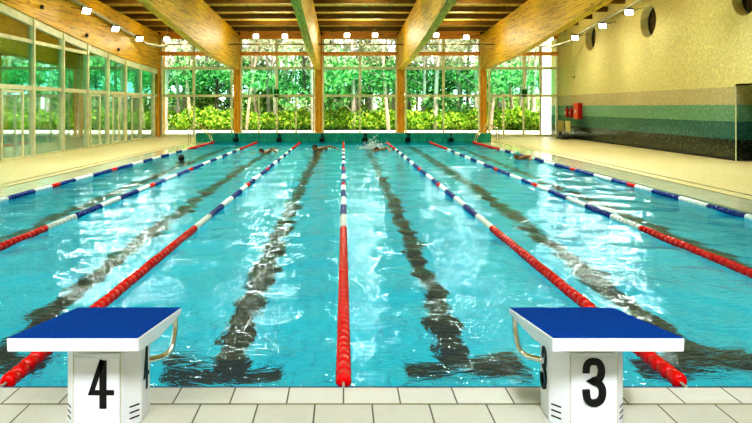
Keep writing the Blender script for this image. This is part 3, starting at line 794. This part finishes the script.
for y in (-.45, .05, .5): MB().tube([(-.16, y, .16), (-.16, y, .42)], .02, 6).build('post', M['dark'], t)
for a in (-.2, .12):
    for y in (-.5, .5): MB().tube([(a-.02, y, .04), (a+.02, y, .04)], .04, 10).build('wheel', M['black'], t)
MB().prism([(-.55, -.5, 0), (-.25, -.55, 0), (-.2, .3, 0), (-.5, .35, 0)], (.08, 0, .12)).build('foot_plate', M['dark'], t)

# ------------------------------------------------------------------ swimmers
def skin_body(name, joints, edges, mat, parent, sub=2):
    me = bpy.data.meshes.new(name); keys = list(joints)
    me.from_pydata([joints[k][0] for k in keys], [(keys.index(a), keys.index(b)) for a, b in edges], [])
    o = bpy.data.objects.new(name, me); COL.objects.link(o); o.parent = parent
    me.materials.append(mat)
    md = o.modifiers.new('skin', 'SKIN'); md.use_smooth_shade = True
    for i, k in enumerate(keys):
        r = joints[k][1]; r = r if isinstance(r, tuple) else (r, r)
        me.skin_vertices[0].data[i].radius = r
        me.skin_vertices[0].data[i].use_root = (i == 0)
    s = o.modifiers.new('sub', 'SUBSURF'); s.levels = sub; s.render_levels = sub
    return o
def swimmer(loc, heading, label, arm_l, arm_r, roll=0., head_z=.06, hairmat='hair', capm=None, skin='skin', depth=-.02, group=None):
    """prone swimmer; local +Y is where the head points, z=0 water level. arms given as (elbow, hand) offsets"""
    t = thing('person', label, 'person', (loc[0], loc[1], 0)); t.rotation_euler = (0, 0, heading)
    z = depth
    J = {'pel': ((0, -.55, z-.09), (.15, .10)), 'waist': ((0, -.38, z-.07), (.13, .09)), 'chest': ((0, -.15, z-.05), (.17, .11)), 'neck0': ((0, .0, z-.02), (.09, .08)),
         'neck': ((0, .08, z+.0), .06)}
    E = [('pel', 'waist'), ('waist', 'chest'), ('chest', 'neck0'), ('neck0', 'neck')]
    for s, n, arm in ((-1, 'l', arm_l), (1, 'r', arm_r)):
        sz = z-.03+s*roll
        J['sh'+n] = ((s*.19, -.04, sz), .065)
        el = Vector(arm[0]); ha = Vector(arm[1]); J['el'+n] = (tuple(el), .043); J['wr'+n] = (tuple(ha), .028)
        d = (ha-el).normalized(); side = d.cross(Vector((0,0,1))).normalized()
        pm_ = ha+d*.07; J['pa'+n] = (tuple(pm_), (.036, .018))
        E += [('neck0', 'sh'+n), ('sh'+n, 'el'+n), ('el'+n, 'wr'+n), ('wr'+n, 'pa'+n)]
        for f, (o_, ln) in enumerate(((-.030, .065), (-.010, .078), (.010, .072), (.030, .055))):
            a = pm_+side*o_+d*.03; b_ = a+d*ln*.55-Vector((0,0,.006)); c = a+d*ln-Vector((0,0,.018))
            J['f%s%da' % (n, f)] = (tuple(a), .0095); J['f%s%db' % (n, f)] = (tuple(b_), .0085); J['f%s%dc' % (n, f)] = (tuple(c), .007)
            E += [('pa'+n, 'f%s%da' % (n, f)), ('f%s%da' % (n, f), 'f%s%db' % (n, f)), ('f%s%db' % (n, f), 'f%s%dc' % (n, f))]
        th = ha+d*.03+side*.035*-s; th2 = th+d*.04+side*.02*-s
        J['t'+n] = (tuple(th), .010); J['t2'+n] = (tuple(th2), .008); E += [('wr'+n, 't'+n), ('t'+n, 't2'+n)]
        J['hip'+n] = ((s*.10, -.62, z-.11), .085); J['kn'+n] = ((s*.12, -1.02, z-.20), .055); J['an'+n] = ((s*.10, -1.42, z-.15-.1*s), .035); J['to'+n] = ((s*.09, -1.62, z-.16-.1*s), .022)
        E += [('pel', 'hip'+n), ('hip'+n, 'kn'+n), ('kn'+n, 'an'+n), ('an'+n, 'to'+n)]
    skin_body('body', J, E, M[skin], t)
    # head with face
    hc = Vector((0, .19, z+head_z))
    mb = MB(); mb.ball(hc, .098, 18, (.86, 1.05, 1.12)); mb.ball(hc+Vector((0, .03, -.07)), .06, 12, (.85, 1, .8))
    mb.ball(hc+Vector((0, .108, -.02)), .018, 8, (.7, 1.1, 1.3))
    for s in (-1, 1): mb.ball(hc+Vector((s*.084, 0, -.015)), .024, 8, (.45, .8, 1.2))
    h = mb.build('head', M[skin], t, smooth=True)
    for s in (-1, 1): MB().ball(hc+Vector((s*.032, .096, .012)), .013, 8).build('eye', M['black'], h)
    MB().ball(hc+Vector((0, .092, -.062)), .02, 8, (1.1, .35, .3)).build('mouth', M['red'], h)
    mb = MB(); mb.ball(hc+Vector((0, -.012, .026)), .106, 18, (.9, 1.04, 1.06))
    bmesh.ops.bisect_plane(mb.bm, geom=mb.bm.verts[:]+mb.bm.edges[:]+mb.bm.faces[:], plane_co=hc+Vector((0, .02, .0)), plane_no=(0, .6, -.8), clear_outer=True)
    mb.build('swim_cap' if capm else 'hair', M[capm or hairmat], t, smooth=True)
    if skin == 'skin' or True:
        mb = MB(); mb.tube([(0, -.48, z-.08), (0, -.58, z-.095), (0, -.66, z-.11)], [.16, .17, .17], 14); mb.bm.transform(Matrix.Diagonal((1.0, 1, .72, 1)).copy()); mb.build('swimsuit', M['suit'], t, smooth=True)
    return t
# lane 4: crawl, arm swinging wide to the right
swimmer((-1.02, 23.55), PI*.86, 'dark haired crawl swimmer in lane 4 with one long arm stretched to the right', ((-.50, -.10, .17), (-.76, -.14, .07)), ((.28, .25, -.15), (.22, .55, -.22)), roll=-.07, head_z=.07, skin='skin_dark', depth=.03)
# lane 3: swimmer in splash
swimmer((1.25, 23.3), PI, 'swimmer in lane 3 half hidden by a burst of white spray', ((-.42, .12, .12), (-.46, .42, .05)), ((.38, .1, -.1), (.3, .5, -.15)), roll=-.05, head_z=.02, depth=.0)
# lane 5
swimmer((-2.92, 22.4), PI*.9, 'small swimmer in lane 5 with one bent arm above the water', ((-.36, .0, .15), (-.52, .10, .04)), ((.3, .2, -.15), (.2, .5, -.2)), roll=-.05, head_z=.04, depth=-.01)
# lane 6
swimmer((-4.98, 18.85), .25, 'dark haired swimmer in lane 6 showing only the back of the head', ((-.35, .28, -.16), (-.2, .55, -.18)), ((.35, .28, -.16), (.2, .55, -.18)), head_z=.12, depth=-.07)
# lane 1
swimmer((5.62, 19.6), PI*.75, 'swimmer in green cap in lane 1 with tanned shoulder above the water', ((-.40, .05, .12), (-.52, .28, .02)), ((.3, .2, -.12), (.2, .5, -.2)), roll=-.08, head_z=.10, capm='cap_green', skin='skin_dark', depth=.02)
def splash(c, n, sx, sy, h, label, sd):
    r = random.Random(sd); mb = MB()
    for k in range(n):
        a = r.gauss(0, .5); y = r.gauss(0, .35); z = abs(r.gauss(0, .4))*h*max(0, 1-abs(a)*.55)
        bmesh.ops.create_icosphere(mb.bm, subdivisions=1, radius=r.uniform(.008, .022), matrix=Matrix.Translation((a*sx, y*sy, z)) @ Matrix.Diagonal((1, 1, r.uniform(.7, 1.8), 1)))
    tag(mb.build('splash', M['splash'], loc=c, smooth=True), label, 'splash', kind='stuff')
splash((1.15, 23.75, .01), 420, .50, .5, .50, 'burst of white spray thrown up behind the lane 3 swimmer', 3)
splash((-2.7, 22.9, .0), 70, .4, .4, .12, 'low white spray beside the lane 5 swimmer', 4)
splash((-.9, 24.1, .0), 60, .5, .5, .10, 'low white spray behind the lane 4 swimmer', 5)
splash((5.9, 19.9, .0), 60, .4, .4, .10, 'low white spray beside the green capped swimmer', 6)

# ------------------------------------------------------------------ vegetation
def leaf_cloud(centres, n, size, stretch=1.0, fill=.35):
    c = np.array([x[0] for x in centres], float); r = np.array([x[1] for x in centres], float)
    w = (r[:, 0]*r[:, 1]*r[:, 2])**(2/3); k = rng.choice(len(c), n, p=w/w.sum())
    d = rng.normal(size=(n, 3)); d /= np.linalg.norm(d, axis=1)[:, None]
    rad = (fill+(1-fill)*rng.random(n)**.5)[:, None]
    P = c[k]+d*rad*r[k]
    u = rng.normal(size=(n, 3)); u /= np.linalg.norm(u, axis=1)[:, None]
    v = np.cross(u, rng.normal(size=(n, 3))); v /= np.linalg.norm(v, axis=1)[:, None]
    s = (size*(.6+.8*rng.random(n)))[:, None]
    a = P-u*s; b = P+v*s*.45*stretch; e = P+u*s; f = P-v*s*.45*stretch
    return np.stack([a, b, e, f], 1).reshape(-1, 3)
def tree_mesh(h, seed, crown0, nleaf, lean, rad, kind):
    r = random.Random(seed)
    pts = []; x = y = 0
    for i in range(9):
        f = i/8; pts.append((lean*f*h+.12*math.sin(f*5+seed), .1*math.sin(f*4+seed*2), f*h))
    mb = MB(); mb.tube(pts, [rad*(1-.6*i/8) for i in range(9)], 8)
    cents = []
    for k in range(9 if kind != 'bare' else 6):
        f = crown0+(1-crown0)*r.random(); p = Vector(pts[int(f*8)]); ang = r.random()*2*PI; L = r.uniform(.9, 2.2)
        e = p+Vector((math.cos(ang)*L, math.sin(ang)*L, r.uniform(.5, 1.6)))
        mb.tube([p, (p+e)/2+Vector((0,0,.15)), e], [rad*.35, rad*.22, rad*.1], 5)
        cents.append((tuple(e), (r.uniform(.8, 1.4), r.uniform(.8, 1.4), r.uniform(.5, .95))))
    bm_ = mb
    V = leaf_cloud(cents, nleaf, .17)
    return bm_, V
TM = []
tr_mats = ['trunk', 'trunk_pink', 'trunk', 'trunk_dark', 'trunk', 'trunk_pink', 'trunk']
for i in range(7):
    h = 9+i*.5
    mb, V = tree_mesh(h, i*13+2, (.16, .22, .45, .2, .55, .25, .3)[i], (1500, 1300, 900, 1500, 700, 1300, 1000)[i], (.02, -.03, .06, .0, -.05, .10, .03)[i], (.17, .14, .2, .13, .16, .12, .22)[i], 'x')
    o = mb.build('trunk', M[tr_mats[i]], smooth=True); tmesh = o.data; bpy.data.objects.remove(o)
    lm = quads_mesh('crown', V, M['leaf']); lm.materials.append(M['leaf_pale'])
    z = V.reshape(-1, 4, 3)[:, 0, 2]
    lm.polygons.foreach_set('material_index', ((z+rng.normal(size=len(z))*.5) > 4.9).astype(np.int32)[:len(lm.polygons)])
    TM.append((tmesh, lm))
bayn = ['the far left bay', 'the second bay from left', 'the middle bay', 'the fourth bay', 'the far right bay']
cnt = {}
def plant_tree(X, Y, kind, rz, sc):
    # which bay shows it
    px = 343.5+X*614/Y
    bi = 0 if px < 232 else 1 if px < 318 else 2 if px < 401 else 3 if px < 484 else 4
    where = bayn[bi] if px > 155 else 'the left side glazing'
    cnt[where] = cnt.get(where, 0)+1
    order = ['first', 'second', 'third', 'fourth', 'fifth', 'sixth', 'seventh', 'eighth', 'ninth', 'tenth', 'eleventh', 'twelfth', 'thirteenth', 'fourteenth', 'fifteenth', 'sixteenth', 'seventeenth', 'eighteenth', 'nineteenth', 'twentieth']
    t = empty('woodland_tree', (X, Y, 0)); t.rotation_euler = (0, 0, rz); t.scale = (sc, sc, sc)
    look = ('pale', 'pinkish', 'thick pale', 'dark', 'bare lower', 'leaning pinkish', 'stout pale')[kind]
    t['_w'] = where; t['_l'] = look; t['_px'] = px
    for nm, me in (('trunk', TM[kind][0]), ('crown', TM[kind][1])):
        o = bpy.data.objects.new(nm, me); COL.objects.link(o); o.parent = t
    return t
trees = []
r = random.Random(5)
front = [(166, 43, 6), (178, 46, 0), (190, 44, 1), (203, 50, 2), (216, 47, 3), (228, 49, 0), (248, 42.5, 5), (256, 46, 1), (268, 50, 3), (276, 44, 2), (288, 48, 5), (304, 45, 3), (312, 43, 0),
         (330, 50, 3), (352, 44, 0), (357, 47, 1), (367, 50, 3), (387, 43, 1), (394, 48, 6), (411, 50, 3), (424, 45, 0), (435, 44, 2), (450, 49, 3), (459, 46, 0), (469, 48, 3), (476, 44, 0),
         (492, 43, 5), (502, 45, 6), (512, 47, 1), (522, 45, 5), (533, 50, 2)]
for px, Y, k in front: trees.append(plant_tree((px-343.5)*Y/614, Y, k, r.choice((0, .4, -.4, 2.8)), r.uniform(.9, 1.1)))
for i in range(17):
    Y = r.uniform(53, 74); px = 165+i*23+r.uniform(-5, 5); trees.append(plant_tree((px-343.5)*Y/614, Y, (0, 3, 1, 5, 6)[i % 5], r.random()*6, r.uniform(1.05, 1.4)))
for i in range(22):
    px = 162+i*17.6+r.uniform(-4, 4); Y = r.uniform(45.5, 52); trees.append(plant_tree((px-343.5)*Y/614, Y, 4, r.random()*6, r.uniform(.75, 1.15)))
for i in range(16):
    Y = r.uniform(45.5, 58); px = -12+i*10.8+r.uniform(-4, 4); trees.append(plant_tree((px-343.5)*Y/614, Y, i % 7, r.random()*6, r.uniform(.95, 1.15)))
for i in range(7):
    trees.append(plant_tree(-29-r.uniform(0, 6), 4+i*5.2, i % 7, r.random()*6, 1.0))
byw = {}
for t in sorted(trees, key=lambda t: t['_px']): byw.setdefault(t['_w'], []).append(t)
order = ['first', 'second', 'third', 'fourth', 'fifth', 'sixth', 'seventh', 'eighth', 'ninth', 'tenth', 'eleventh', 'twelfth', 'thirteenth', 'fourteenth', 'fifteenth', 'sixteenth', 'seventeenth', 'eighteenth', 'nineteenth', 'twentieth', 'twenty first', 'twenty second', 'twenty third', 'twenty fourth', 'twenty fifth']
for w, ts in byw.items():
    for i, t in enumerate(ts):
        far = 'distant' if t.location.y > 52 else 'tall'
        tag(t, '%s woodland tree with %s trunk outside %s, %s from left' % (far, t['_l'], w, order[min(i, 24)]), 'tree', 'woodland trees outside')
        for k in ('_w', '_l', '_px'): del t[k]
# hedge
def hedge(x0, x1, y, label, n):
    c = []; x = x0; rr = random.Random(int(x0*7))
    while x < x1:
        h = rr.uniform(1.15, 1.65); c.append(((x, y+rr.uniform(-.2, .3), h*.5), (rr.uniform(.7, 1.0), .75, h*.52))); x += .62
    me = quads_mesh('hedge', leaf_cloud(c, n, .11, 1.5, .72), M['leaf_hedge'])
    o = bpy.data.objects.new('hedge', me); COL.objects.link(o); tag(o, label, 'hedge', 'bright green hedges outside')
hedge(-11.5, 17.0, 44.2, 'long bright green leafy hedge outside the far glazing behind the pool', 30000)
hedge(-36, -12.8, 44.6, 'bright green leafy hedge seen through the left side glazing', 15000)
for i in range(16):
    X = -30+i*3.1+r.uniform(-.6, .6); Y = r.uniform(49, 60)
    cc = [((r.uniform(-1.2, 1.2), r.uniform(-.8, .8), r.uniform(.7, 2.4)), (1.1, 1, .9)) for _ in range(5)]
    me = quads_mesh('bush', leaf_cloud(cc, 1700, .17, 1.4, .6), M['leaf_bush'])
    o = bpy.data.objects.new('bush', me); COL.objects.link(o); o.location = (X, Y, 0)
    tag(o, 'pale yellow green bush behind the hedge, %s from the left' % order[i], 'bush', 'undergrowth behind the hedge')

# ------------------------------------------------------------------ lights
def area(loc, sx, sy, e, col=(1, .93, .80), rot=(0,0,0), spread=PI):
    l = bpy.data.lights.new('area', 'AREA'); l.shape = 'RECTANGLE'; l.size = sx; l.size_y = sy; l.energy = e; l.color = col; l.spread = spread
    o = bpy.data.objects.new('added_fill', l); COL.objects.link(o); o.location = loc; o.rotation_euler = rot; return o  # unseen area light added as fill, no fitting modelled
def bulb(loc, e, col=(1, .96, .90), r=.16):
    l = bpy.data.lights.new('bulb', 'POINT'); l.energy = e; l.color = col; l.shadow_soft_size = r
    o = bpy.data.objects.new('added_fill', l); COL.objects.link(o); o.location = loc; return o
for x in (-8, -3.6, .9, 5.5, 10):
    area((x, -1.6, 4.6), .9, .9, 62, (.93, .97, 1), (.75, 0, 0), 1.4)  # added fill, tilted forward onto the block fronts
    area((x, 4, roof_z(4)-.12), .9, .9, 40, (1, 1, .98))
    area((x, 12, roof_z(12)-.12), .6, .6, 70, (1, 1, .97), spread=1.75)
    area((x, 17, roof_z(17)-.12), .6, .6, 70, (1, 1, .96), spread=1.75)
for y in (20, 25, 30.2):
    for x in (-8, -3.6, .9, 5.5, 9.8):
        area((x, y, roof_z(y)-.12), .34, .34, 32, (1, .96, .88))  # added fill over the far half, also gives glints on the water
        area((x, y, roof_z(y)-.13), .3, .3, 22, (1, .96, .88), spread=1.75)
        area((x, y, roof_z(y)-.75), .5, .5, 34, (1, .92, .7), (PI, 0, 0))  # added upward fill, brightens roof boards and beams
for x in (-17, -12.6):
    for y in (14, 24): area((x, y, roof_z(y)-.1), .9, .9, 100)
# unseen fill added just under the surface, facing down to brighten the basin
area((0, 16.1, -.10), 12.2, 24.4, 740, (.9, 1, 1))
sun = bpy.data.lights.new('sun', 'SUN'); sun.energy = 6; sun.angle = .02; sun.color = (1, .95, .82)
so = bpy.data.objects.new('sun', sun); COL.objects.link(so); so.rotation_euler = Vector((-.25, .42, -.87)).to_track_quat('-Z', 'Y').to_euler()
w = bpy.data.worlds.new('world'); scene.world = w; w.use_nodes = True
bgn = w.node_tree.nodes['Background']; bgn.inputs['Color'].default_value = (.90, .96, 1, 1); bgn.inputs['Strength'].default_value = 2.8

# ------------------------------------------------------------------ camera
cam = bpy.data.cameras.new('camera'); co = bpy.data.objects.new('camera', cam); COL.objects.link(co)
co.location = (0, 0, 1.656); co.rotation_euler = (PI/2, 0, 0)
cam.sensor_fit = 'HORIZONTAL'; cam.sensor_width = 36; cam.lens = 614/752*36
cam.shift_x = 32.5/752; cam.shift_y = -104.5/752
cam.clip_end = 300
scene.camera = co
scene.view_settings.view_transform = 'Standard'
scene.view_settings.look = 'High Contrast'
scene.view_settings.exposure = 0
